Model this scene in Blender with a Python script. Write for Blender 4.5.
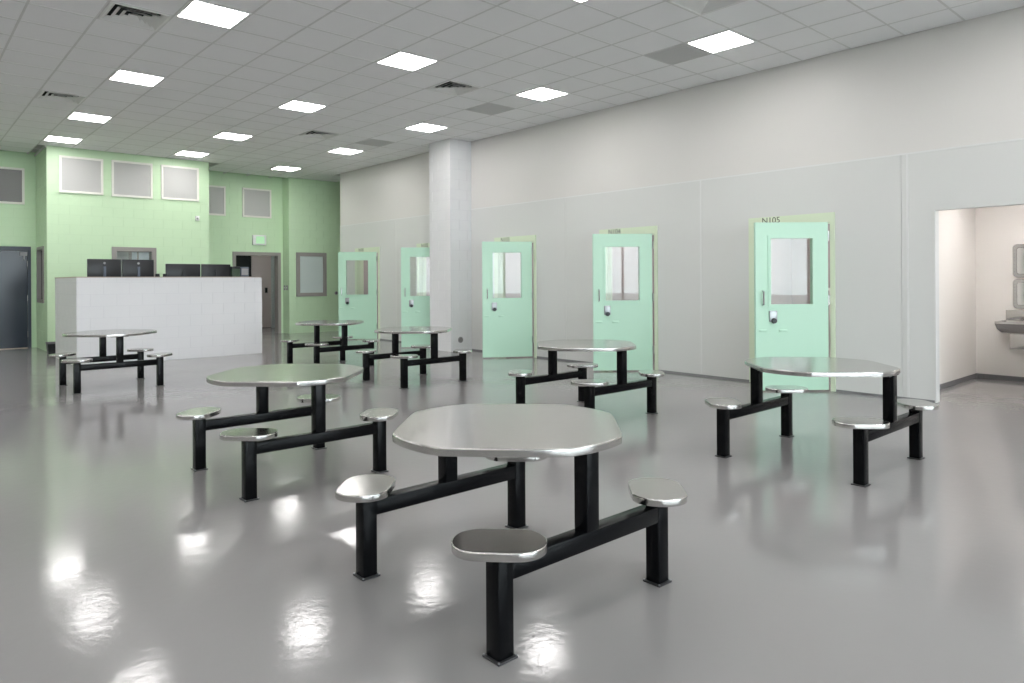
import bpy, bmesh, math, random
from mathutils import Matrix, Vector
random.seed(7)
S = bpy.context.scene
for o in list(bpy.data.objects): bpy.data.objects.remove(o)
COL = S.collection

# ---------------------------------------------------------------- camera, world, exposure
YAW, ROLL, HC = 0.7235, -0.0058, 1.42
F = Vector((math.sin(YAW), math.cos(YAW), 0)); R0 = Vector((math.cos(YAW), -math.sin(YAW), 0)); Z = Vector((0, 0, 1))
RV = R0*math.cos(ROLL) + Z*math.sin(ROLL); UV = -R0*math.sin(ROLL) + Z*math.cos(ROLL)
cd = bpy.data.cameras.new('camera'); cam = bpy.data.objects.new('camera', cd); COL.objects.link(cam)
cd.sensor_width = 36; cd.lens = 696.7/1024*36
cd.shift_x = (512-505.06)/1024; cd.shift_y = -(341.5-280.44)/1024
cd.clip_start = .05; cd.clip_end = 200
cam.matrix_world = Matrix(((RV.x, UV.x, -F.x, 0), (RV.y, UV.y, -F.y, 0), (RV.z, UV.z, -F.z, HC), (0, 0, 0, 1)))
S.camera = cam
w = bpy.data.worlds.new('world'); S.world = w; w.use_nodes = True
bg = w.node_tree.nodes['Background']; bg.inputs[0].default_value = (.87, .94, 1, 1); bg.inputs[1].default_value = 6.5
vs = S.view_settings
vs.view_transform = 'Standard'; vs.look = 'None'; vs.exposure = 0.88; vs.gamma = 1; vs.use_curve_mapping = False
LAMP = 14.0          # ceiling panel emission
SOUTH = -6.0         # wall with the daylight windows, behind the photographer
WEST = -6.0
CZ = 4.255           # ceiling
WX = 8.91            # right wall
T = .6096            # ceiling module
WINX = [(-5, -2.4), (-2.2, .4), (.6, 3.2), (3.4, 6.0), (6.2, 8.4)]
WINZ = (.5, 3.8)
for i, (a, b) in enumerate(WINX):
    l = bpy.data.lights.new('window_portal', 'AREA'); l.shape = 'RECTANGLE'; l.size = b-a; l.size_y = WINZ[1]-WINZ[0]
    l.cycles.is_portal = True
    o = bpy.data.objects.new('window_portal', l); COL.objects.link(o)
    o.location = ((a+b)/2, SOUTH-.14, sum(WINZ)/2); o.rotation_euler = (math.radians(90), 0, 0)   # faces +y

# ---------------------------------------------------------------- materials
MATS = {}
def mat(name, col, rough=.5, metal=0, spec=.5, emit=None, estr=0, coat=0, coat_r=.05, bump=0, bscale=60, rvar=0, cvar=0, vscale=2.0, stretch=None, trans=0, ior=1.45):
    m = bpy.data.materials.new(name); m.use_nodes = True; nt = m.node_tree; b = nt.nodes['Principled BSDF']
    b.inputs['Base Color'].default_value = (*col, 1); b.inputs['Roughness'].default_value = rough
    b.inputs['Metallic'].default_value = metal; b.inputs['Specular IOR Level'].default_value = spec
    b.inputs['Coat Weight'].default_value = coat; b.inputs['Coat Roughness'].default_value = coat_r
    b.inputs['Transmission Weight'].default_value = trans; b.inputs['IOR'].default_value = ior
    if emit: b.inputs['Emission Color'].default_value = (*emit, 1); b.inputs['Emission Strength'].default_value = estr
    tc = nt.nodes.new('ShaderNodeTexCoord'); mp = nt.nodes.new('ShaderNodeMapping')
    nt.links.new(tc.outputs['Object'], mp.inputs[0])
    if stretch: mp.inputs['Scale'].default_value = stretch
    def noise(sc, det=3):
        n = nt.nodes.new('ShaderNodeTexNoise'); n.inputs['Scale'].default_value = sc; n.inputs['Detail'].default_value = det
        nt.links.new(mp.outputs[0], n.inputs['Vector']); return n
    if bump:
        n = noise(bscale); bp = nt.nodes.new('ShaderNodeBump'); bp.inputs['Strength'].default_value = bump; bp.inputs['Distance'].default_value = .01
        nt.links.new(n.outputs[0], bp.inputs['Height']); nt.links.new(bp.outputs[0], b.inputs['Normal'])
    if rvar:
        n = noise(vscale, 5); mr = nt.nodes.new('ShaderNodeMapRange'); mr.inputs[1].default_value = .3; mr.inputs[2].default_value = .7
        mr.inputs[3].default_value = rough-rvar; mr.inputs[4].default_value = rough+rvar
        nt.links.new(n.outputs[0], mr.inputs[0]); nt.links.new(mr.outputs[0], b.inputs['Roughness'])
    if cvar:
        n = noise(vscale*.8, 6); mx = nt.nodes.new('ShaderNodeMix'); mx.data_type = 'RGBA'
        mx.inputs[6].default_value = (*[c*(1-cvar) for c in col], 1); mx.inputs[7].default_value = (*[min(1, c*(1+cvar)) for c in col], 1)
        nt.links.new(n.outputs[0], mx.inputs[0]); nt.links.new(mx.outputs[2], b.inputs['Base Color'])
    MATS[name] = m; return m
def srgb(r, g, b): return tuple(((c/255)/12.92 if c/255 <= .04045 else ((c/255+.055)/1.055)**2.4) for c in (r, g, b))
mat('floor', srgb(139, 137, 137), .12, spec=.48, bump=.08, bscale=16, rvar=.035, cvar=.03, vscale=1.6)
mat('grey_wall', srgb(219, 217, 214), .38, spec=.4, bump=.03, bscale=90)
mat('grey_panel', srgb(214, 215, 213), .32, spec=.45, bump=.02, bscale=60)
mat('seam', srgb(223, 224, 223), .35)
mat('joint', srgb(150, 150, 150), .6)
mat('green', srgb(203, 229, 194), .42, spec=.4, bump=.12, bscale=70, cvar=.02)
mat('green_joint', srgb(197, 224, 188), .55)
mat('white_block', srgb(226, 226, 228), .42, spec=.4, bump=.12, bscale=70, cvar=.015)
mat('white_joint', srgb(219, 219, 222), .6)
mat('tile', srgb(238, 238, 240), .9, spec=.15, bump=.25, bscale=220)
mat('runner', srgb(214, 214, 214), .6)
mat('slab', srgb(190, 190, 190), .9)
mat('grille', srgb(205, 205, 205), .8)
mat('diffuser_white', srgb(225, 225, 224), .4)
mat('duct_black', (.01, .01, .01), .8)
mat('lamp', (1, 1, 1), .6, emit=(1, .975, .955), estr=LAMP)
mat('lamp_frame', srgb(235, 235, 235), .5)
mat('mint', srgb(185, 223, 200), .3, spec=.5, bump=.015, bscale=40)
mat('frame_green_lamplit', srgb(216, 228, 204), .35, spec=.5)  # door frames yellower than the mint leaves: lamplight tint put into the colour
mat('steel', (.55, .54, .525), .18, metal=1, cvar=.03, vscale=3)
mat('chrome', (.6, .6, .6), .25, metal=1)
mat('lock_steel', (.35, .36, .37), .4, metal=1)
mat('black', (.003, .0033, .004), .25, spec=.15)
mat('black_plate', (.03, .03, .032), .4)
mat('black_door', srgb(40, 48, 60), .2, spec=.5, bump=.03, bscale=12)
mat('door_frame_dark', srgb(52, 60, 72), .35)
mat('hm_frame', srgb(150, 146, 142), .4)
mat('pane_grey', srgb(188, 188, 186), .35, spec=.5)
mat('pane_dark', srgb(120, 118, 118), .3, spec=.5)
mat('pane_white_frame', srgb(236, 236, 228), .4)
mat('frost', srgb(205, 216, 214), .2, spec=.6)
mat('dark_glass', (.03, .03, .032), .08, spec=.6)
mat('plastic_black', (.012, .013, .016), .35)
mat('plastic_grey', srgb(150, 150, 152), .4)
mat('phone_grey', srgb(84, 92, 106), .4)
mat('phone_green', srgb(44, 64, 46), .4)
mat('wood_edge', srgb(186, 168, 156), .4)
mat('worktop', srgb(190, 186, 180), .4)
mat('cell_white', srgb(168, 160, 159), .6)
mat('niche_white', srgb(240, 236, 231), .55)
mat('base_dark', srgb(122, 122, 124), .5)
mat('sign_green', srgb(186, 235, 188), .4, emit=(.6, .9, .62), estr=.1)
mat('white_plastic', srgb(232, 235, 232), .4)
mat('text', srgb(74, 80, 74), .6)
mat('curtain', srgb(206, 212, 220), .7)
mat('pink_panel', srgb(214, 204, 202), .5)
mat('mirror', (.75, .75, .74), .08, metal=1)
mat('ground', srgb(180, 180, 176), .9, cvar=.1)
# clear glass: thin sheet that lets light straight through (mostly) and mirrors a little
g = bpy.data.materials.new('glass'); g.use_nodes = True; nt = g.node_tree; nt.nodes.clear()
out = nt.nodes.new('ShaderNodeOutputMaterial'); mx = nt.nodes.new('ShaderNodeMixShader'); tr = nt.nodes.new('ShaderNodeBsdfTransparent'); gl = nt.nodes.new('ShaderNodeBsdfGlossy')
tr.inputs[0].default_value = (.92, .94, .93, 1); gl.inputs['Roughness'].default_value = .02; fr = nt.nodes.new('ShaderNodeFresnel'); fr.inputs[0].default_value = 1.5
nt.links.new(fr.outputs[0], mx.inputs[0]); nt.links.new(tr.outputs[0], mx.inputs[1]); nt.links.new(gl.outputs[0], mx.inputs[2]); nt.links.new(mx.outputs[0], out.inputs[0])
MATS['glass'] = g

# ---------------------------------------------------------------- helpers
class MB:
    """collects shapes into one bmesh, then links it as ONE object"""
    def __init__(s): s.bm = bmesh.new()
    def box(s, a, b, bev=0):
        r = bmesh.ops.create_cube(s.bm, size=1)['verts']
        c = [(a[i]+b[i])/2 for i in range(3)]; d = [abs(b[i]-a[i]) for i in range(3)]
        for v in r: v.co = Vector((c[0]+v.co.x*d[0], c[1]+v.co.y*d[1], c[2]+v.co.z*d[2]))
        if bev:
            es = {e for v in r for e in v.link_edges}
            bmesh.ops.bevel(s.bm, geom=list(es), offset=bev, segments=2, affect='EDGES', profile=.5)
        return s
    def cyl(s, p, q, r, n=16, r2=None):
        p = Vector(p); q = Vector(q); d = q-p
        m = Matrix.Translation((p+q)/2) @ d.to_track_quat('Z', 'Y').to_matrix().to_4x4()
        bmesh.ops.create_cone(s.bm, cap_ends=True, segments=n, radius1=r, radius2=r if r2 is None else r2, depth=d.length, matrix=m); return s
    def tube(s, pts, r, n=8):
        for a, b in zip(pts, pts[1:]): s.cyl(a, b, r, n)
        for p in pts[1:-1]: bmesh.ops.create_uvsphere(s.bm, u_segments=n, v_segments=6, radius=r, matrix=Matrix.Translation(p))
        return s
    def ball(s, c, r, sc=(1, 1, 1)):
        bmesh.ops.create_uvsphere(s.bm, u_segments=16, v_segments=10, radius=r, matrix=Matrix.Translation(c) @ Matrix.Diagonal((*sc, 1))); return s
    def rings(s, rings, cap=True):
        """loft a list of rings (lists of points)"""
        vr = [[s.bm.verts.new(p) for p in r] for r in rings]; n = len(vr[0])
        for a, b in zip(vr, vr[1:]):
            for i in range(n): s.bm.faces.new((a[i], a[(i+1) % n], b[(i+1) % n], b[i]))
        if cap: s.bm.faces.new(vr[0][::-1]); s.bm.faces.new(vr[-1])
        return s
    def mesh(s, name, m, smooth=False, angle=35):
        bmesh.ops.recalc_face_normals(s.bm, faces=s.bm.faces)
        me = bpy.data.meshes.new(name); s.bm.to_mesh(me); s.bm.free(); me.materials.append(MATS[m])
        if smooth: me.shade_smooth(); me.set_sharp_from_angle(angle=math.radians(angle))
        return me
    def build(s, name, m, parent=None, smooth=False, angle=35):
        return link(name, s.mesh(name, m, smooth, angle), parent)
def link(name, me, parent=None, loc=None):
    o = bpy.data.objects.new(name, me); COL.objects.link(o)
    if parent: o.parent = parent
    if loc: o.location = loc
    return o
def empty(name, loc=(0, 0, 0), rz=0, parent=None):
    o = bpy.data.objects.new(name, None); COL.objects.link(o); o.location = loc; o.rotation_euler = (0, 0, rz); o.empty_display_size = .1
    if parent: o.parent = parent
    return o
def tag(o, label=None, cat=None, group=None, kind=None):
    if label: o['label'] = label
    if cat: o['category'] = cat
    if group: o['group'] = group
    if kind: o['kind'] = kind
    return o
def copy_tree(o, parent=None):
    c = o.copy(); COL.objects.link(c); c.parent = parent
    for ch in list(o.children):
        copy_tree(ch, c)
    return c
def box(name, a, b, m, parent=None, bev=0, smooth=False): return MB().box(a, b, bev).build(name, m, parent, smooth=smooth or bool(bev))
def subtract(rect, holes):
    """rectangle (u0,u1,z0,z1) minus holes -> list of rectangles"""
    out = [rect]
    for (h0, h1, k0, k1) in holes:
        nx = []
        for (a, b, c, d) in out:
            if h1 <= a+1e-6 or h0 >= b-1e-6 or k1 <= c+1e-6 or k0 >= d-1e-6: nx.append((a, b, c, d)); continue
            if h0 > a: nx.append((a, h0, c, d))
            if h1 < b: nx.append((h1, b, c, d))
            m0, m1 = max(a, h0), min(b, h1)
            if k0 > c: nx.append((m0, m1, c, k0))
            if k1 < d: nx.append((m0, m1, k1, d))
        out = [r for r in nx if r[1]-r[0] > .004 and r[3]-r[2] > .004]
    return out
def slab(name, axis, pos, th, u0, u1, z0, z1, holes, m, parent=None, label=None, cat=None):
    """wall with holes. axis 'y': plane y=pos (u = x), 'x': plane x=pos (u = y); pos is the room face, th goes away from it (signed)"""
    mb = MB()
    for (a, b, c, d) in subtract((u0, u1, z0, z1), holes):
        if axis == 'y': mb.box((a, pos, c), (b, pos+th, d))
        else: mb.box((pos, a, c), (pos+th, b, d))
    o = mb.build(name, m, parent)
    if not parent: tag(o, label, cat, kind='structure')
    return o
BLK = {}
def blocks(parent, axis, pos, sgn, u0, u1, z0, z1, holes, m, off=0, name='block', bl=.4064, bh=.2032):
    """courses of masonry blocks laid proud of a backing wall; each block is its own object"""
    J = .006; P = .0018; z = z0; k = 0
    while z < z1-.02:
        zt = min(z+bh, z1); u = u0-(bl/2 if (k+off) % 2 else 0)
        while u < u1-.004:
            r = (max(u, u0), min(u+bl, u1), z, zt)
            if r[1]-r[0] > .03:
                for (a, b, c, d) in subtract(r, holes):
                    if b-a < .03 or d-c < .03: continue
                    w_, h_ = round(b-a-J, 3), round(d-c-J, 3); key = (axis, sgn, w_, h_, m)
                    if key not in BLK:
                        if axis == 'y': BLK[key] = MB().box((-w_/2, 0, -h_/2), (w_/2, sgn*P*2, h_/2)).mesh('block', m)
                        else: BLK[key] = MB().box((0, -w_/2, -h_/2), (sgn*P*2, w_/2, h_/2)).mesh('block', m)
                    loc = ((a+b)/2, pos-sgn*P, (c+d)/2) if axis == 'y' else (pos-sgn*P, (a+b)/2, (c+d)/2)
                    link(name, BLK[key], parent, loc)
            u += bl
        z += bh; k += 1

# ---------------------------------------------------------------- shell
NORTH = 18.5
flo = box('floor', (WEST-.2, SOUTH-.2, -.12), (12.2, 23, 0), 'floor'); tag(flo, 'glossy seamless grey floor of the whole hall', 'floor', kind='structure')
CA, CB = -7.7352, -8.9225
def gx(a): return (a-CA)*T
def gy(b): return (b-CB)*T
ceil = box('ceiling', (WEST-.2, SOUTH-.2, CZ+.05), (12.2, 23, CZ+.2), 'slab'); tag(ceil, 'suspended grey tile ceiling with recessed light panels', 'ceiling', kind='structure')
tag(slab('wall_back', 'y', SOUTH, -.25, WEST-.2, 12.2, 0, CZ+.06, [(a, b, *WINZ) for a, b in WINX], 'grey_wall'), 'grey wall with daylight windows behind the photographer', 'wall')
tag(slab('wall_left', 'x', WEST, -.2, SOUTH-.2, 18.8, 0, CZ+.06, [], 'grey_wall'), 'plain grey wall outside the left edge of the picture', 'wall')
for i, (a, b) in enumerate(WINX):
    e = empty('window_%d' % (20+i), ((a+b)/2, SOUTH-.12, WINZ[0])); tag(e, 'daylight window number %s from the left wall, behind the photographer' % ['one', 'two', 'three', 'four', 'five'][i], 'window', kind='structure')
    hw = (b-a)/2; H = WINZ[1]-WINZ[0]
    mb = MB(); mb.box((-hw, -.05, 0), (-hw+.06, .05, H)).box((hw-.06, -.05, 0), (hw, .05, H)).box((-hw+.06, -.05, 0), (hw-.06, .05, .06)).box((-hw+.06, -.05, H-.06), (hw-.06, .05, H))
    mb.box((-.03, -.04, .06), (.03, .04, H-.06)); mb.build('window_frame', 'hm_frame', e)
    for s in (-1, 1): box('pane', (min(s*.03, s*(hw-.06)), -.004, .06), (max(s*.03, s*(hw-.06)), .004, H-.06), 'glass', e)
tag(box('ground_outside', (-40, -60, -.4), (50, SOUTH-.3, -.2), 'ground'), 'open ground outside the daylight windows', 'ground', kind='structure')

# green walls of the far side
G0, GX0, GX1 = 17.0, 2.43, 5.68
fw_holes = [(3.62, 4.51, 1.05, 2.2)]
wf = slab('wall_front', 'y', G0+.0025, .2, GX0+.004, GX1-.004, 0, CZ+.05, fw_holes, 'green_joint'); tag(wf, 'pale green block wall with three framed panes above the desk', 'wall')
blocks(wf, 'y', G0, 1, GX0, GX1, 0, CZ, fw_holes, 'green')
ws = slab('wall_front_return', 'x', GX0+.0025, .2, G0+.2, 18.4, 0, CZ+.05, [(17.36, 18.2, 1.0, 2.2)], 'green_joint'); tag(ws, 'narrow green side wall with a dark tall window beside the black door', 'wall')
blocks(ws, 'x', GX0, 1, G0, 18.4, 0, CZ, [(17.36, 18.2, 1.0, 2.2)], 'green')
we = slab('wall_recess_side', 'x', GX1-.004, -.2, G0+.2, 18.7, 0, CZ+.05, [], 'green_joint'); tag(we, 'hidden green end of the wall beside the doorway recess', 'wall')
dl_h = [(1.33, 2.33, 0, 2.22)]
wl = slab('wall_far_left', 'y', 18.407, .2, WEST-.2, 2.6, 0, CZ+.05, dl_h, 'green_joint'); tag(wl, 'green block wall around the black door at the far left', 'wall')
blocks(wl, 'y', 18.4, 1, .8, GX0, 0, CZ, dl_h, 'green')
rh = [(6.77, 8.08, 0, 2.22)]
wr = slab('wall_recess', 'y', NORTH+.0025, .2, GX1-.1, 8.3, 0, CZ+.05, rh, 'green_joint'); tag(wr, 'recessed green block wall around the open corridor doorway', 'wall')
blocks(wr, 'y', NORTH, 1, GX1, 8.15, 0, CZ, rh, 'green')
wt = slab('wall_step', 'x', 8.157, .2, 18.307, 18.9, 0, CZ+.05, [], 'green_joint'); tag(wt, 'narrow green step in the wall right of the doorway', 'wall')
blocks(wt, 'x', 8.15, 1, 18.1, NORTH, 0, CZ, [], 'green')
gh = [(8.35, 9.24, 1.01, 2.22)]
wg = slab('wall_far_right', 'y', 18.107, .2, 8.157, 12.2, 0, CZ+.05, gh, 'green_joint'); tag(wg, 'light green block wall with a frosted window beside the grey wall', 'wall')
blocks(wg, 'y', 18.1, 1, 8.15, 10.6, 0, CZ, gh, 'green')
# corridor and rooms behind
for nm, a, b, m in (('wall_corridor_back', (5.4, 21.4, 0), (9.6, 21.6, CZ), 'cell_white'), ('wall_corridor_left', (5.4, 18.75, 0), (5.6, 21.4, CZ), 'cell_white'), ('wall_corridor_right', (9.4, 18.75, 0), (9.6, 21.4, CZ), 'cell_white'),
                    ('wall_office_back', (2.7, 19.3, 0), (5.4, 19.5, CZ), 'cell_white'), ('wall_end', (12.0, SOUTH, 0), (12.2, 23, CZ), 'grey_wall'), ('wall_rear_outer', (WEST, 22.8, 0), (12.2, 23, CZ), 'slab')):
    tag(box(nm, a, b, m), {'wall_corridor_back': 'pale back wall of the corridor seen through the far doorway', 'wall_corridor_left': 'left wall of the corridor behind the far doorway', 'wall_corridor_right': 'right wall of the corridor behind the far doorway', 'wall_office_back': 'pale wall of the office behind the desk window', 'wall_end': 'outer wall behind the cells', 'wall_rear_outer': 'outer wall behind the green walls'}[nm], 'wall', kind='structure')

# ---------------------------------------------------------------- right grey wall, column, cells
HIN = [3.87, 6.57, 9.27, 11.96, 14.73]          # hinge y of each cell door
OPEN = [50, 51, 58, 55, 50]
OW = 1.0                                          # clear opening
BAY = [3.05, 5.75, 8.47, 11.4, 13.95, 16.65]
LH = 2.87
wr_up = slab('wall_right', 'x', WX+.008, .18, .4, BAY[-1], LH, CZ+.05, [], 'grey_wall'); tag(wr_up, 'tall pale grey wall holding the row of mint cell doors', 'wall')
slab('wall_right_far', 'x', WX+.002, .2, SOUTH, .4, 0, CZ+.05, [], 'grey_wall', label='grey wall running on past the right edge of the picture', cat='wall')
for i in range(5):
    h = HIN[i]
    p = slab('wall_panel', 'x', WX, .16, BAY[i]+.002, BAY[i+1]-.002, 0, LH-.002, [(h-.02, h+OW+.02, 0, 2.15)], 'grey_panel', wr_up)
slab('wall_panel', 'x', WX, .16, 2.985, BAY[0]-.002, 0, LH-.002, [], 'grey_panel', wr_up)
slab('wall_panel', 'x', WX, .11, .4, 2.981, 0, LH-.002, [(.5, 2.705, 0, 2.19)], 'grey_panel', wr_up)
for y in (2.983, 5.75): box('seam_strip', (WX-.005, y-.011, .03), (WX+.01, y+.011, LH-.004), 'seam', wr_up)
box('ledge_strip', (WX-.004, .4, LH-.006), (WX+.02, BAY[-1], LH+.012), 'seam', wr_up)
mb = MB()
edges = [2.71]
for h in HIN: edges += [h-.06, h+OW+.12]
edges.append(BAY[-1])
bb = empty('baseboard_right', (WX, 0, 0)); tag(bb, 'thin dark grey base strip along the grey wall', 'baseboard', kind='structure')
for a, b in zip(edges[::2], edges[1::2]): box('base_strip', (-.008, a, 0), (.004, b, .026), 'base_dark', bb)
# column
CX0, CY0, CY1 = 8.38, 11.12, 11.84
col = box('wall_column', (CX0+.004, CY0+.004, 0), (WX+.1, CY1, CZ+.04), 'white_joint'); tag(col, 'square light grey block column standing against the grey wall', 'column', kind='structure')
blocks(col, 'x', CX0, 1, CY0, CY1, 0, CZ, [], 'white_block'); blocks(col, 'y', CY0, 1, CX0+.014, WX-.001, 0, CZ, [], 'white_block', off=1)
v = empty('wall_vent', (8.61, CY0-.004, .23)); tag(v, 'small round grey vent low on the column', 'vent')
MB().cyl((0, 0, 0), (0, -.012, 0), .062, 20).build('rim', 'plastic_grey', v, True)
MB().cyl((0, -.012, 0), (0, -.018, 0), .046, 20).build('face', 'pane_dark', v, True)
# cells behind the doors
CB_ = 11.6
for i, y in enumerate(BAY):
    tag(box('wall_partition', (WX+(.115 if i == 0 else .17), y-.05, 0), (CB_, y+.05, 2.9), 'niche_white' if i == 0 else 'cell_white'), 'pale partition wall inside the cells, number %s from the washroom' % ['one', 'two', 'three', 'four', 'five', 'six'][i], 'wall', kind='structure')
tag(box('wall_washroom_back', (CB_, .3, 0), (CB_+.1, BAY[0], 2.9), 'niche_white'), 'white back wall of the washroom', 'wall', kind='structure')
tag(box('wall_cells_back', (CB_, BAY[0], 0), (CB_+.1, BAY[-1]+.05, 2.9), 'cell_white'), 'pale back wall of the cells', 'wall', kind='structure')
tag(box('ceiling_cells', (WX+.17, .3, 2.75), (CB_, BAY[-1]+.05, 2.9), 'cell_white'), 'low white ceiling over the cells', 'ceiling', kind='structure')
tag(box('wall_cells_end', (WX+.17, BAY[-1]+.05, 0), (12, BAY[-1]+.15, CZ), 'grey_wall'), 'grey end wall of the cell block near the green wall', 'wall', kind='structure')
tag(box('wall_niche_right', (WX+.16, .3, 0), (CB_, .4, 2.75), 'niche_white'), 'white right wall of the washroom out of view', 'wall', kind='structure')
def fixture(name, x, y, z, sx, sy, label, group, strength_m='lamp'):
    e = empty(name, (x, y, z)); tag(e, label, 'ceiling light', group)
    hx, hy = sx/2, sy/2
    mb = MB(); f = .022
    mb.box((-hx, -hy, -.006), (-hx+f, hy, .03)).box((hx-f, -hy, -.006), (hx, hy, .03)).box((-hx+f, -hy, -.006), (hx-f, -hy+f, .03)).box((-hx+f, hy-f, -.006), (hx-f, hy, .03))
    mb.build('frame', 'lamp_frame', e); box('diffuser', (-hx+f, -hy+f, -.003), (hx-f, hy-f, .02), strength_m, e)
    return e
mat('cell_fill', (1, 1, 1), .6, emit=(1, .91, .88), estr=19)
mat('niche_lamp', (1, 1, 1), .6, emit=(1, .97, .96), estr=18)
for i in range(5):
    fixture('cell_fill_light', 10.4, (BAY[i]+BAY[i+1])/2, 2.742, .5, .9, 'added fill light inside the %s cell from the washroom' % ['first', 'second', 'third', 'fourth', 'fifth'][i], 'added fill lights inside the cells', 'cell_fill')  # unseen lamp added in each cell to brighten its walls
fixture('washroom_light', 10.4, 1.9, 2.742, .6, .6, 'ceiling light inside the white washroom', None, 'niche_lamp')
fixture('corridor_fill_light', 7.4, 20.2, CZ-.01, .6, .6, 'added fill light in the corridor behind the far doorway', None, 'niche_lamp')  # unseen lamp, added to lift the view through the doorway
fixture('office_light', 4.0, 18.4, CZ-.01, .6, .6, 'ceiling light in the office behind the desk window', None, 'niche_lamp')
# washroom
for nm, a, b, in (('baseboard_washroom_left', (WX+.115, 2.988, 0), (CB_-.012, 3.0, .06)), ('baseboard_washroom_back', (CB_-.012, .4, 0), (CB_, 3.0, .06))):
    tag(box(nm, a, b, 'base_dark'), 'dark grey baseboard on the %s washroom wall' % nm.split('_')[-1], 'baseboard', kind='structure')
tag(box('trim_1', (WX-.004, 2.695, 0), (WX+.115, 2.7045, 2.19), 'seam'), 'white edge trim of the washroom opening', 'trim', kind='structure')
sk = empty('wash_basin', (CB_, 2.35, .0)); tag(sk, 'stainless steel wash basin on the white washroom wall', 'basin')
mb = MB()
def rect(x0, x1, y0, y1, z): return [(x0, y0, z), (x1, y0, z), (x1, y1, z), (x0, y1, z)]
mb.rings([rect(-.38, -.001, -.47, .26, .68), rect(-.43, -.001, -.50, .30, .73), rect(-.45, -.001, -.52, .32, .80), rect(-.45, -.001, -.52, .32, .83), rect(-.42, -.05, -.49, .29, .83), rect(-.34, -.1, -.38, .2, .72)])
mb.build('bowl', 'steel', sk)
box('backsplash', (-.03, -.52, .83), (-.001, .29, .97), 'steel', sk, .004)
box('apron', (-.3, -.5, .46), (-.001, .19, .68), 'steel', sk, .006)
for j, (z0, z1) in enumerate(((1.42, 1.875), (.995, 1.40))):
    e = empty('wall_mirror', (CB_-.001, 2.35, z0)); tag(e, ['upper', 'lower'][j]+' framed metal mirror above the steel basin', 'mirror', 'metal mirrors in the washroom')
    H = z1-z0; Wm = .42
    def rr(inset, x):
        pts = []; r = .05-inset*.5
        for (sy, sz, a0) in ((1, 1, 0), (-1, 1, 90), (-1, -1, 180), (1, -1, 270)):
            for k in range(5):
                a = math.radians(a0+k*22.5); pts.append((x, sy*(Wm/2-inset-r)+r*math.cos(a)-.0, H/2+sz*(H/2-inset-r)+r*math.sin(a)))
        return pts
    mb = MB(); mb.rings([rr(0, 0), rr(0, -.02), rr(.006, -.026), rr(.045, -.026), rr(.05, -.016)], False); mb.build('mirror_frame', 'steel', e, True)
    mb = MB(); mb.rings([rr(.048, -.002), rr(.048, -.018)]); mb.build('mirror_plate', 'mirror', e)
    for k in range(9):
        z = .03+(H-.06)*k/8
        MB().cyl((-.024, Wm/2-.024, z), (-.031, Wm/2-.024, z), .006, 8).build('rivet', 'lock_steel', e)

# ---------------------------------------------------------------- cell doors
def text_mesh(s, size, m):
    c = bpy.data.curves.new('txt', 'FONT'); c.body = s; c.size = size; c.extrude = .001; c.align_x = 'LEFT'
    o = bpy.data.objects.new('txt', c); COL.objects.link(o)
    dg = bpy.context.evaluated_depsgraph_get(); me = bpy.data.meshes.new_from_object(o.evaluated_get(dg))
    bpy.data.objects.remove(o); me.materials.clear(); me.materials.append(MATS[m]); me.name = 'room_number'; return me
LW, LHT, LT = .925, 2.11, .05
NUM = ['N105', 'N104', 'N103', 'N102', 'N101']
WHO = ['mint steel cell door N105 standing ajar, nearest the washroom opening', 'mint steel cell door N104 standing ajar, second from the washroom opening', 'mint steel cell door standing ajar right beside the column', 'mint steel cell door half hidden behind the column', 'pale mint cell door farthest away, at the end of the grey wall']
def make_leaf(e):
    # leaf local: hinge at origin, leaf runs along +u (=local y), outer face towards local -x
    lf = empty('door_leaf', (0, 0, .02), 0, e)
    wy0, wy1, wz0, wz1 = LW-.72, LW-.19, 1.08, 1.91
    mb = MB()
    for (a, b, c, d) in subtract((0.004, LW, 0, LHT), [(wy0, wy1, wz0, wz1)]): mb.box((-LT/2, a, c), (LT/2, b, d))
    bmesh.ops.remove_doubles(mb.bm, verts=mb.bm.verts, dist=1e-5)
    mb.build('door_skin', 'mint', lf)
    t = .035; mb = MB()
    for s in (-1, 1):
        x0, x1 = sorted((s*LT/2, s*(LT/2+.012)))
        mb.box((x0, wy0-t, wz0-t), (x1, wy0, wz1+t)).box((x0, wy1, wz0-t), (x1, wy1+t, wz1+t)).box((x0, wy0, wz1), (x1, wy1, wz1+t)).box((x0, wy0, wz0-t), (x1, wy1, wz0))
    mb.build('glazing_trim', 'mint', lf)
    box('glass_pane', (-.004, wy0, wz0), (.004, wy1, wz1), 'glass', lf)
    hy = LW-.085; X = -LT/2
    MB().tube([(X, hy, 1.07), (X-.04, hy, 1.085), (X-.04, hy, 1.235), (X, hy, 1.25)], .011, 8).build('pull_handle', 'chrome', lf, True)
    ly = LW-.215
    box('lock_plate', (X-.022, ly-.048, .86), (X, ly+.048, 1.0), 'lock_steel', lf, .004)
    MB().cyl((X-.02, ly-.005, .875), (X-.05, ly-.005, .875), .036, 18, .03).build('lock_knob', 'plastic_black', lf, True)
    for yy in (LW-.085, LW-.345): box('stop_plate', (X-.02, yy-.05, .735), (X, yy+.05, .765), 'mint', lf, .006)
    return lf
door_protos = None
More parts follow.
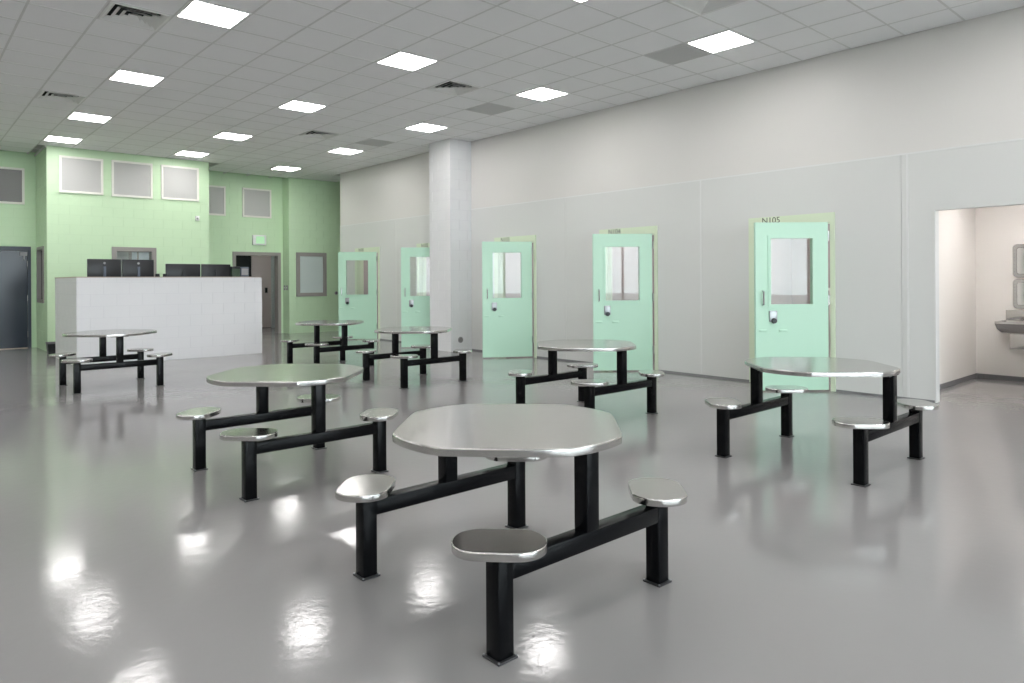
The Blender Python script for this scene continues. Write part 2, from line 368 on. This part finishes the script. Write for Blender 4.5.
for i in range(5):
    h = HIN[i]
    e = empty('door_%d' % (i+1), (WX, h, 0)); tag(e, WHO[i], 'cell door', 'cell doors along the grey wall', 'structure')
    fr = MB(); x0 = -.022; x1 = .165
    fr.box((x0, -.055, 0), (x1, 0, 2.255), 0).box((x0, OW, 0), (x1, OW+.11, 2.255)).box((x0, 0, 2.14), (x1, OW, 2.255))
    fr.box((.05, 0, 0), (x1-.01, .016, 2.14)).box((.05, OW-.016, 0), (x1-.01, OW, 2.14)).box((.05, .016, 2.124), (x1-.01, OW-.016, 2.14))
    f = fr.build('door_frame', 'frame_green_lamplit', e)
    t = link('room_number', text_mesh(NUM[i], .115, 'text'), f); t.location = (x0-.001, OW-.085, 2.168); t.rotation_euler = (math.radians(90), 0, math.radians(-90))
    if i == 0: lf = make_leaf(e)
    else: lf = copy_tree(proto_leaf, e)
    proto_leaf = lf
    lf.location = (-.035, .028, .02); lf.rotation_euler = (0, 0, math.radians(OPEN[i]))
    for z in (.33, 1.15, 1.96): MB().cyl((-.04, .012, z-.06), (-.04, .012, z+.06), .016, 10).box((-.03, .001, z-.055), (-.023, .012, z+.055)).build('hinge', 'chrome', f)
b = empty('low_partition', (10.6, 4.35, 0)); tag(b, 'low white partition seen through the window of door N105', 'partition')
box('panel', (0, -.28, 0), (.08, .28, 1.24), 'niche_white', b); box('cap', (-.01, -.29, 1.24), (.09, .29, 1.28), 'pane_white_frame', b)

# ---------------------------------------------------------------- far doors, windows, signs
d6 = empty('door_6', (1.33, 18.4, 0)); tag(d6, 'closed black steel door at the far left in the green wall', 'door', None, 'structure')
MB().box((0, -.03, 0), (.06, .16, 2.22)).box((.94, -.03, 0), (1.0, .16, 2.22)).box((.06, -.03, 2.13), (.94, .16, 2.22)).build('door_frame', 'door_frame_dark', d6)
lf = box('door_leaf', (.065, .0, .012), (.935, .05, 2.125), 'black_door', d6)
for z in (.3, 1.1, 1.85): MB().cyl((.94, -.012, z-.06), (.94, -.012, z+.06), .016, 10).build('hinge', 'chrome', d6)
MB().box((.80, -.05, 2.02), (.93, 0, 2.10)).box((.86, -.06, 1.93), (.89, -.03, 2.03)).build('door_closer', 'plastic_grey', d6)
box('sill', (.06, -.03, 0), (.94, .1, .012), 'wood_edge', d6)
d7 = empty('door_7', (6.77, NORTH, 0)); tag(d7, 'open corridor doorway with a grey steel frame right of the desk', 'doorway', None, 'structure')
MB().box((0, -.03, 0), (.08, .2, 2.22)).box((1.23, -.03, 0), (1.31, .2, 2.22)).box((.08, -.03, 2.13), (1.23, .2, 2.22)).build('door_frame', 'hm_frame', d7)
lf = box('door_leaf', (.10, .22, .01), (.15, 1.05, 2.12), 'plastic_black', d7)
MB().cyl((.15, .95, 1.0), (.2, .95, 1.0), .02, 10).box((.18, .85, .99), (.2, .97, 1.01)).build('lever', 'chrome', lf)
cp = empty('corridor_door', (8.27, 21.0, 0)); tag(cp, 'pale pinkish steel door standing inside the corridor', 'door')
box('panel', (0, 0, .02), (.60, .06, 2.4), 'pink_panel', cp); box('side_post', (.60, -.02, 0), (.70, .08, 2.4), 'frost', cp)
box('reader', (.4, -.03, 1.08), (.47, 0, 1.24), 'plastic_black', cp); MB().cyl((.07, 0, .86), (.07, -.04, .86), .03, 12).build('knob', 'plastic_grey', cp)
dk = box('dark_cabinet', (7.3, 20.3, 0), (7.97, 20.9, 2.3), 'plastic_black'); tag(dk, 'tall black cabinet in the corridor behind the doorway', 'cabinet')

def framed_pane(n, axis, pos, u0, u1, z0, z1, label, fmat, pmat, fw=.05, depth=.03, recess=.012):
    e = empty('window_%d' % n, ((u0+u1)/2, pos, z0) if axis == 'y' else (pos, (u0+u1)/2, z0), 0 if axis == 'y' else math.radians(-90)); tag(e, label, 'window', None, 'structure')
    hw = (u1-u0)/2; H = z1-z0; mb = MB(); y0, y1 = -depth, .004
    mb.box((-hw, y0, 0), (-hw+fw, y1, H)).box((hw-fw, y0, 0), (hw, y1, H)).box((-hw+fw, y0, 0), (hw-fw, y1, fw)).box((-hw+fw, y0, H-fw), (hw-fw, y1, H))
    mb.build('window_frame', fmat, e); box('pane', (-hw+fw, -recess, fw), (hw-fw, .004, H-fw), pmat, e)
    return e
P = G0-.004
for k, (a, b, z0, z1) in enumerate(((2.65, 3.46, 3.31, 4.08), (3.62, 4.44, 3.30, 4.09), (4.62, 5.44, 3.31, 4.09))):
    framed_pane(k+1, 'y', P, a, b, z0, z1, 'white framed grey square pane high on the green wall, %s of three above the desk' % ['left', 'middle', 'right'][k], 'pane_white_frame', 'pane_grey', .045)
framed_pane(4, 'y', 18.393, 1.42, 2.22, 3.14, 3.93, 'white framed dark pane above the black door', 'pane_white_frame', 'pane_dark', .045)
framed_pane(5, 'y', NORTH-.004, 5.80, 6.59, 3.15, 3.92, 'white framed grey pane in the recess, partly hidden by the front wall', 'pane_white_frame', 'pane_grey', .045)
framed_pane(6, 'y', NORTH-.004, 7.03, 7.82, 3.15, 3.93, 'white framed grey pane above the corridor doorway', 'pane_white_frame', 'pane_grey', .045)
e = empty('window_7', (4.065, G0, 1.05)); tag(e, 'grey framed glass window behind the left pair of monitors', 'window', None, 'structure')
MB().box((-.445, -.03, 0), (-.355, .19, 1.15)).box((.355, -.03, 0), (.445, .19, 1.15)).box((-.355, -.03, 0), (.355, .19, .09)).box((-.355, -.03, 1.06), (.355, .19, 1.15)).build('window_frame', 'hm_frame', e)
box('pane', (-.355, .06, .09), (.355, .068, 1.06), 'glass', e)
for k, (a, b, m) in enumerate(((-.33, -.09, 'pane_grey'), (-.02, .08, 'curtain'), (.12, .33, 'curtain'))): box('blind_strip', (a, .12, .09), (b, .128, 1.05), m, e)
framed_pane(8, 'y', 18.093, 8.35, 9.24, 1.01, 2.22, 'grey framed frosted window in the light green wall', 'hm_frame', 'frost', .1, .03, .004)
e = empty('window_9', (GX0, 17.78, 1.0), math.radians(-90)); tag(e, 'tall dark window in the narrow green side wall', 'window', None, 'structure')
MB().box((-.42, -.02, 0), (-.35, .19, 1.2)).box((.35, -.02, 0), (.42, .19, 1.2)).box((-.35, -.02, 0), (.35, .19, .07)).box((-.35, -.02, 1.13), (.35, .19, 1.2)).build('window_frame', 'hm_frame', e)
box('pane', (-.35, .05, .07), (.35, .06, 1.13), 'dark_glass', e)
sg = empty('exit_sign', (7.475, NORTH-.004, 2.41)); tag(sg, 'white box exit sign with a pale green face above the doorway', 'sign')
box('housing', (-.185, -.06, 0), (.185, 0, .27), 'white_plastic', sg, .008); box('face', (-.10, -.064, .04), (.13, -.058, .235), 'sign_green', sg)
dv = empty('wall_sensor', (5.4, P, 2.86)); tag(dv, 'small pale grey sensor on the green wall right of the desk panes', 'sensor')
box('body', (-.045, -.04, 0), (.045, 0, .11), 'white_plastic', dv, .01); MB().ball((0, -.04, .05), .022).build('lens', 'plastic_grey', dv, True)
for k, y in enumerate((18.37, 18.22)):
    s_ = empty('light_switch', (8.143, y, 1.19)); tag(s_, '%s light switch plate on the green step right of the doorway' % ['left', 'right'][k], 'switch', 'light switches by the doorway')
    box('plate', (-.008, -.04, 0), (0, .04, .13), 'plastic_grey', s_); box('toggle', (-.02, -.008, .05), (-.008, .008, .08), 'white_plastic', s_)
kn = empty('wall_button', (9.55, 18.093, 1.09)); tag(kn, 'small round button plate on the green wall left of the farthest cell door', 'button')
MB().cyl((0, 0, 0), (0, -.015, 0), .05, 16).build('plate', 'plastic_grey', kn, True); MB().cyl((0, -.015, 0), (0, -.03, 0), .022, 12).build('knob', 'black_plate', kn, True)

# ---------------------------------------------------------------- reception desk
DX0, DX1, DY0, DY1, DH = 2.36, 5.55, 13.6, 15.6, 1.51
dsk = empty('reception_desk', ((DX0+DX1)/2, DY0, 0)); tag(dsk, 'long white block reception desk in front of the green wall', 'desk')
ox, oy = -(DX0+DX1)/2, -DY0
def dpart(name, axis, pos, th, u0, u1, z0, z1, m):
    o = slab(name, axis, pos, th, u0, u1, z0, z1, [], m, dsk); o.location = (ox, oy, 0); return o
fp = dpart('front_wall', 'y', DY0+.004, .19, DX0+.014, DX1-.014, 0, DH, 'white_joint'); blocks(fp, 'y', DY0, 1, DX0, DX1, 0, DH, [], 'white_block')
sp = dpart('side_wall', 'x', DX0+.004, .19, DY0+.2, DY1, 0, DH, 'white_joint'); blocks(sp, 'x', DX0, 1, DY0, DY1, 0, DH, [], 'white_block')
rp = dpart('side_wall', 'x', DX1-.004, -.19, DY0+.2, DY1, 0, DH, 'white_joint'); blocks(rp, 'x', DX1, -1, DY0, DY1, 0, DH, [], 'white_block')
mb = MB(); x0, x1, y0, y1 = DX0-.01+ox, DX1+.01+ox, -.012, DY1-DY0
mb.box((x0, y0, DH), (x1, .22, DH+.014)).box((x0, .22, DH), (x0+.22, y1, DH+.014)).box((x1-.22, .22, DH), (x1, y1, DH+.014)); mb.build('counter_cap', 'wood_edge', dsk)
box('worktop', (x0+.21, .2, 1.02), (x1-.21, .95, 1.06), 'worktop', dsk)
def monitor(x, y, zc, wd, ht, label, rz=0, disc=True):
    e = empty('monitor', (x, y, 1.06), rz); tag(e, label, 'monitor', 'monitors on the reception desk')
    h = zc-1.06
    box('casing', (-wd/2, -.02, h-ht/2), (wd/2, .02, h+ht/2), 'plastic_black', e, .006)
    box('screen', (-wd/2+.012, .0195, h-ht/2+.012), (wd/2-.012, .0215, h+ht/2-.012), 'dark_glass', e)
    MB().box((-.02, -.05, .01), (.02, -.02, h+.05)).build('stand', 'phone_grey' if disc else 'plastic_black', e)
    MB().box((-.12, -.09, 0), (.12, .12, .014)).build('foot', 'plastic_black', e)
    if disc: MB().cyl((0, -.02, h+ht/2-.07), (0, -.026, h+ht/2-.07), .02, 16).build('round_badge', 'plastic_grey', e)
monitor(2.86, 14.0, 1.66, .53, .36, 'black monitor back at the left end of the desk')
monitor(3.41, 14.0, 1.66, .52, .36, 'black monitor back, second from the left end of the desk')
monitor(4.19, 14.0, 1.59, .62, .36, 'black monitor back, third from the left end of the desk', disc=False)
monitor(4.80, 14.0, 1.59, .55, .36, 'black monitor back, nearest the right end of the desk', disc=False)
dc = empty('document_box', (5.165, 14.0, 1.06)); tag(dc, 'dark green box beside the rightmost monitor', 'box')
box('body', (-.08, -.08, 0), (.08, .1, .66), 'phone_green', dc, .01); box('lid', (-.084, -.084, .62), (.084, .104, .67), 'plastic_black', dc, .008)
ph = empty('desk_phone', (5.34, 14.0, 1.06)); tag(ph, 'grey upright device at the right end of the desk', 'phone')
box('body', (-.08, -.06, 0), (.09, .06, .66), 'phone_grey', ph, .015); box('face_plate', (-.06, -.066, .5), (.07, -.058, .63), 'plastic_grey', ph)
for k, x in enumerate((3.71, 3.84)):
    c = empty('desk_speaker', (x, 13.9, 1.06)); tag(c, ['small round black gadget right of the left monitor pair', 'small round black gadget touching the third monitor'][k], 'gadget', 'small gadgets on the desk')
    MB().cyl((0, 0, 0), (0, 0, .40), .015, 10).build('stem', 'plastic_black', c); MB().cyl((0, 0, .40), (0, 0, .52), .045, 18, .035).build('head', 'plastic_black', c, True)
bn = empty('waste_bin', (2.42, 16.3, 0)); tag(bn, 'small dark bin between the desk and the green wall corner', 'bin')
MB().rings([[(sx*.1*k, sy*.1*k, z) for sx, sy in ((-1, -1), (1, -1), (1, 1), (-1, 1))] for k, z in ((.85, 0), (1, .24))]).build('body', 'plastic_black', bn)
MB().box((-.106, -.106, .22), (.106, -.096, .25)).box((-.106, .096, .22), (.106, .106, .25)).box((-.106, -.096, .22), (-.096, .096, .25)).box((.096, -.096, .22), (.106, .096, .25)).build('rim', 'base_dark', bn)

# ---------------------------------------------------------------- tables
def flats_circle(R, dist, n=16):
    """circle of radius R cut by four flats facing the diagonals"""
    half = math.acos(dist/R); pts = []
    for q in range(4):
        c = q*math.pi/2; a0 = -(math.pi/4-half); a1 = math.pi/4-half
        for k in range(n+1):
            a = c+a0+(a1-a0)*k/n; pts.append((R*math.cos(a), R*math.sin(a)))
    return pts
def seat_outline(hl=.182, hd=.126, fl=.075, n=12):
    """flats facing +-x, rounded ends along y"""
    pts = []
    for k in range(n+1):
        a = math.pi*k/n; pts.append((hd*math.cos(a), fl+(hl-fl)*math.sin(a)))
    for k in range(n+1):
        a = math.pi+math.pi*k/n; pts.append((hd*math.cos(a), -fl+(hl-fl)*math.sin(a)))
    return pts
def pan(outline, zt, th, bev, name):
    """pressed steel top: rolled edge, straight rim, open-looking underside"""
    for _ in range(2):                                    # soften the corners between flats and arcs
        n = len(outline); q = []
        for i in range(n):
            (x0, y0), (x1, y1) = outline[i], outline[(i+1) % n]
            if math.hypot(x1-x0, y1-y0) > .1: t = .2
            else: t = .25
            q += [(x0+(x1-x0)*t, y0+(y1-y0)*t), (x1+(x0-x1)*t, y1+(y0-y1)*t)]
        outline = q
    def ins(d, z):
        return [(p[0]*(1-d/max(math.hypot(*p), .01)), p[1]*(1-d/max(math.hypot(*p), .01)), z) for p in outline]
    mb = MB()
    R_ = [ins(.04, zt-th+.004), ins(.004, zt-th+.001), ins(.0005, zt-th), ins(0, zt-th+.0015), ins(0, zt-bev-.004), ins(0, zt-bev)]
    for k in range(1, 5):
        a = math.pi/2*k/4; R_.append(ins(bev*(1-math.cos(a)), zt-bev+bev*math.sin(a)))
    R_ += [ins(bev+.003, zt), ins(bev+.03, zt)]
    mb.rings(R_); return mb
top_me = pan(flats_circle(.568, .513, 8), .742, .034, .006, 'tabletop').mesh('tabletop', 'steel', True, 30)
seat_me = pan(seat_outline(), .441, .032, .006, 'seat').mesh('seat', 'steel', True, 30)
def tube_box(a, b): return MB().box(a, b, .005)
h = .038
post_me = tube_box((-h, -h, .008), (h, h, .411)).mesh('seat_post', 'black', True)
tpost_me = tube_box((-h, -h, .366), (h, h, .709)).mesh('table_post', 'black', True)
plate_me = MB().box((-.048, -.048, 0), (.048, .048, .008), .002).mesh('base_plate', 'black_plate')
bolt_me = MB().cyl((0, 0, .007), (0, 0, .013), .0045, 6).mesh('bolt', 'lock_steel')
flange_me = MB().box((-.1, -.06, .70), (.1, .06, .709)).mesh('mounting_plate', 'black_plate')
def table(x, y, s, label, bolts=False, rz=0):
    e = empty('cafeteria_table', (x, y, 0), rz); tag(e, label, 'table', 'steel tables with four fixed seats')
    link('tabletop', top_me, e)
    for sy in (-1, 1):
        arm = tube_box((-s/2+h-.001, sy*s/2-h*.98, .293), (s/2-h+.001, sy*s/2+h*.98, .368)).build('arm', 'black', e, True)
        link('table_post', tpost_me, e, (0, sy*s/2, 0))
        link('mounting_plate', flange_me, e, (0, sy*(s/2-.03), 0))
        for sx in (-1, 1):
            link('seat_post', post_me, e, (sx*s/2, sy*s/2, 0))
            pl = link('base_plate', plate_me, e, (sx*s/2, sy*s/2, 0))
            if bolts:
                for bx, by in ((-.043, -.043), (.043, .043), (-.043, .043), (.043, -.043)): link('bolt', bolt_me, pl, (bx, by, 0))
            st = link('seat', seat_me, e, (sx*s/2, sy*s/2, 0)); st.rotation_euler = (0, 0, math.atan2(sy, sx))
table(2.208, 2.476, .98, 'steel table with black legs and four seats, nearest the camera', True)
table(2.245, 5.012, .98, 'steel table with four seats just behind and left of the nearest table', True)
table(5.53, 2.505, 1.055, 'steel table with four seats in front of cell door N105')
table(5.565, 5.01, .985, 'steel table with four seats in front of cell door N104')
table(5.575, 8.27, .98, 'steel table with four seats in front of the column')
table(5.56, 10.75, .985, 'steel table with four seats farthest back, before the last cell door')
table(2.285, 10.81, .985, 'steel table with four seats in front of the reception desk')

# ---------------------------------------------------------------- ceiling: runners, tiles, lights, diffusers
A0, A1, B0, B1 = -8, 6, -6, 22
lights = {(a, b) for a in (-4, 0, 4) for b in (-2, 3, 8, 13)} | {(-4, 17), (0, 17), (4, 18)}
behind = {(a, b) for a in (-12, -8) for b in (-12, -7, -2, 3, 8, 13, 17)} | {(a, b) for a in (-4, 0, 4) for b in (-12, -7)}
diffs = [(-5, 4), (-5, 11), (2, 4), (2, 11), (2, -3)]
grilles = [(4, -1), (4, 5), (4, 11)]
taken = set(lights) | behind | set(diffs) | set(grilles)
EDGE_X = WX
def inside(x, y):      # over the room (not inside the green walls or beyond the grey wall)
    if y > 18.5: return False
    if x > WX and y < 16.7: return False
    if GX0 < x < GX1 and y > G0: return False
    if x < GX0 and y > 18.4: return False
    if x > 8.15 and y > 18.1: return False
    return True
tile_me = {}
def tile(sx, sy, m):
    k = (round(sx, 3), round(sy, 3), m)
    if k not in tile_me: tile_me[k] = MB().box((-sx/2, -sy/2, 0), (sx/2, sy/2, .016)).mesh('ceiling_tile', m)
    return tile_me[k]
cells = []
G = .022
for a in range(-14, 8):
    for b in range(-14, 22):
        x0, x1, y0, y1 = gx(a), gx(a+1), gy(b), gy(b+1)
        if (a, b) in taken: continue
        x1c = x1
        if y0 < 16.65 and x1 > WX: x1c = WX+.004
        if x1c-x0 < .05: continue
        y1c = y1
        if y1 > 18.1 and x0 > 8.1: y1c = min(y1, 18.1)
        if G0 < y1 < G0+T and x0 >= GX0-.05 and x1 <= GX1+.1: y1c = G0
        if y1c-y0 < .04: continue
        if not inside((x0+x1c)/2, (y0+y1c)/2): continue
        q = Vector(((x0+x1c)/2, (y0+y1c)/2, CZ-HC)); d = q.dot(F)
        px = 512+696.7*q.dot(R0)/d if d > .3 else -9e9; py = 280.4-696.7*q.z/d if d > .3 else -9e9
        vis = -60 < px < 1090 and -60 < py < 200
        cells.append((0 if vis else 1, -1/max(d, .01), x0, x1c, y0, y1c))
cells.sort()
nt_ = 0; rest = MB()
for (inv, _, x0, x1, y0, y1) in cells:
    sx, sy = x1-x0-G, y1-y0-G; c = ((x0+x1)/2, (y0+y1)/2, CZ+.003)
    if nt_ < 300 and not inv: link('ceiling_tile', tile(sx, sy, 'tile'), ceil, c); nt_ += 1
    else: rest.box((c[0]-sx/2, c[1]-sy/2, c[2]), (c[0]+sx/2, c[1]+sy/2, c[2]+.016))
r = rest.build('ceiling_tiles_beyond', 'tile', ceil); r['kind'] = 'stuff'
for a in range(-13, 8):
    y1 = 18.4 if gx(a) < GX0 else (G0 if gx(a) < GX1 else 18.5)
    if gx(a) > WX-.02: continue
    box('ceiling_runner', (gx(a)-G/2, SOUTH, CZ), (gx(a)+G/2, y1, CZ+.022), 'runner', ceil)
for b in range(-13, 21):
    y = gy(b)
    if y > 18.45 or y < SOUTH: continue
    segs = [(WEST, WX)] if y < G0 else [(WEST, GX0), (GX1, 8.15 if y > 18.1 else 12)]
    if 16.65 < y < G0: segs = [(WEST, 12)]
    for s0, s1 in segs: box('ceiling_runner', (s0, y-G/2, CZ+.0005), (s1, y+G/2, CZ+.0215), 'runner', ceil)
tr_ = box('trim_2', (GX0-.03, 17.0, CZ-.03), (GX0, 18.4, CZ), 'runner'); tag(tr_, 'edge trim of the ceiling above the narrow green side wall', 'trim', kind='structure')
rowname = {-4: 'left', 0: 'middle', 4: 'right'}
bname = {3: 'nearest the camera', 8: 'second from the camera', 13: 'third from the camera', 17: 'last, close to the green wall', 18: 'last, close to the green wall', -2: 'at the top edge of the picture'}
for (a, b) in sorted(lights):
    bn_ = bname[b]
    if a == 4: bn_ = {-2: 'nearest the camera', 3: 'second from the camera', 8: 'third from the camera', 13: 'fourth from the camera', 18: 'last, close to the green wall'}[b]
    fixture('ceiling_light', gx(a+.5), gy(b+.5), CZ, T-.02, T-.02, 'square white ceiling light panel in the %s row, %s' % (rowname[a], bn_) if (a, b) != (-4, -2) else 'square white ceiling light panel in the left row, just outside the picture', 'ceiling light panels')
for (a, b) in sorted(behind):
    if gy(b+.5) < SOUTH+.4: continue
    fixture('ceiling_light', gx(a+.5), gy(b+.5), CZ, T-.02, T-.02, 'square white ceiling light panel out of the picture', 'ceiling light panels out of the picture')
dn = ['above the left row of lights, near the top edge', 'above the left row, nearer the green wall', 'between the middle and right light rows, halfway along', 'small with distance, before the column', 'cut by the top edge of the picture']
dlab = ['square air diffuser left of the nearest left light', 'square air diffuser at the far left before the desk lights', 'square air diffuser between the middle and right lights', 'square air diffuser farthest back, left of the column', 'square air diffuser cut by the top edge of the picture']
hs = T/2-.012
vane = []
for k in range(4):
    o_ = hs-.02-k*.068; i_ = o_-.052
    mb = MB(); sq = lambda r, z: [(-r, -r, z), (r, -r, z), (r, r, z), (-r, r, z)]
    mb.rings([sq(o_, -.004), sq(i_, .030), sq(i_, .033), sq(o_, -.001)], False); vane.append(mb.mesh('vane', 'diffuser_white'))
for k, (a, b) in enumerate(diffs):
    e = empty('air_diffuser', (gx(a+.5), gy(b+.5), CZ)); tag(e, dlab[k], 'vent', 'ceiling air diffusers')
    mb = MB(); f = .02
    mb.box((-hs, -hs, -.006), (-hs+f, hs, .04)).box((hs-f, -hs, -.006), (hs, hs, .04)).box((-hs+f, -hs, -.006), (hs-f, -hs+f, .04)).box((-hs+f, hs-f, -.006), (hs-f, hs, .04)); mb.build('frame', 'diffuser_white', e)
    box('throat', (-hs+f, -hs+f, .036), (hs-f, hs-f, .042), 'duct_black', e)
    for v_ in vane: link('vane', v_, e)
glab = ['flat grey return grille beside the nearest right light', 'flat grey return grille between the right lights', 'flat grey return grille farthest back, before the column']
for k, (a, b) in enumerate(grilles):
    e = empty('return_grille', (gx(a+.5), gy(b+.5), CZ)); tag(e, glab[k], 'vent', 'ceiling return grilles')
    s = T/2-.012; mb = MB(); f = .018
    mb.box((-s, -s, -.003), (-s+f, s, .02)).box((s-f, -s, -.003), (s, s, .02)).box((-s+f, -s, -.003), (s-f, -s+f, .02)).box((-s+f, s-f, -.003), (s-f, s, .02)); mb.build('frame', 'grille', e)
    box('backing', (-s+f, -s+f, .008), (s-f, s-f, .02), 'grille', e)
    mb = MB()
    for j in range(22):
        y = -s+f+.012+j*(2*s-2*f-.024)/21; mb.box((-s+f, y-.008, 0), (s-f, y+.008, .006))
    o = mb.build('grille_bars', 'grille', e); o['kind'] = 'stuff'
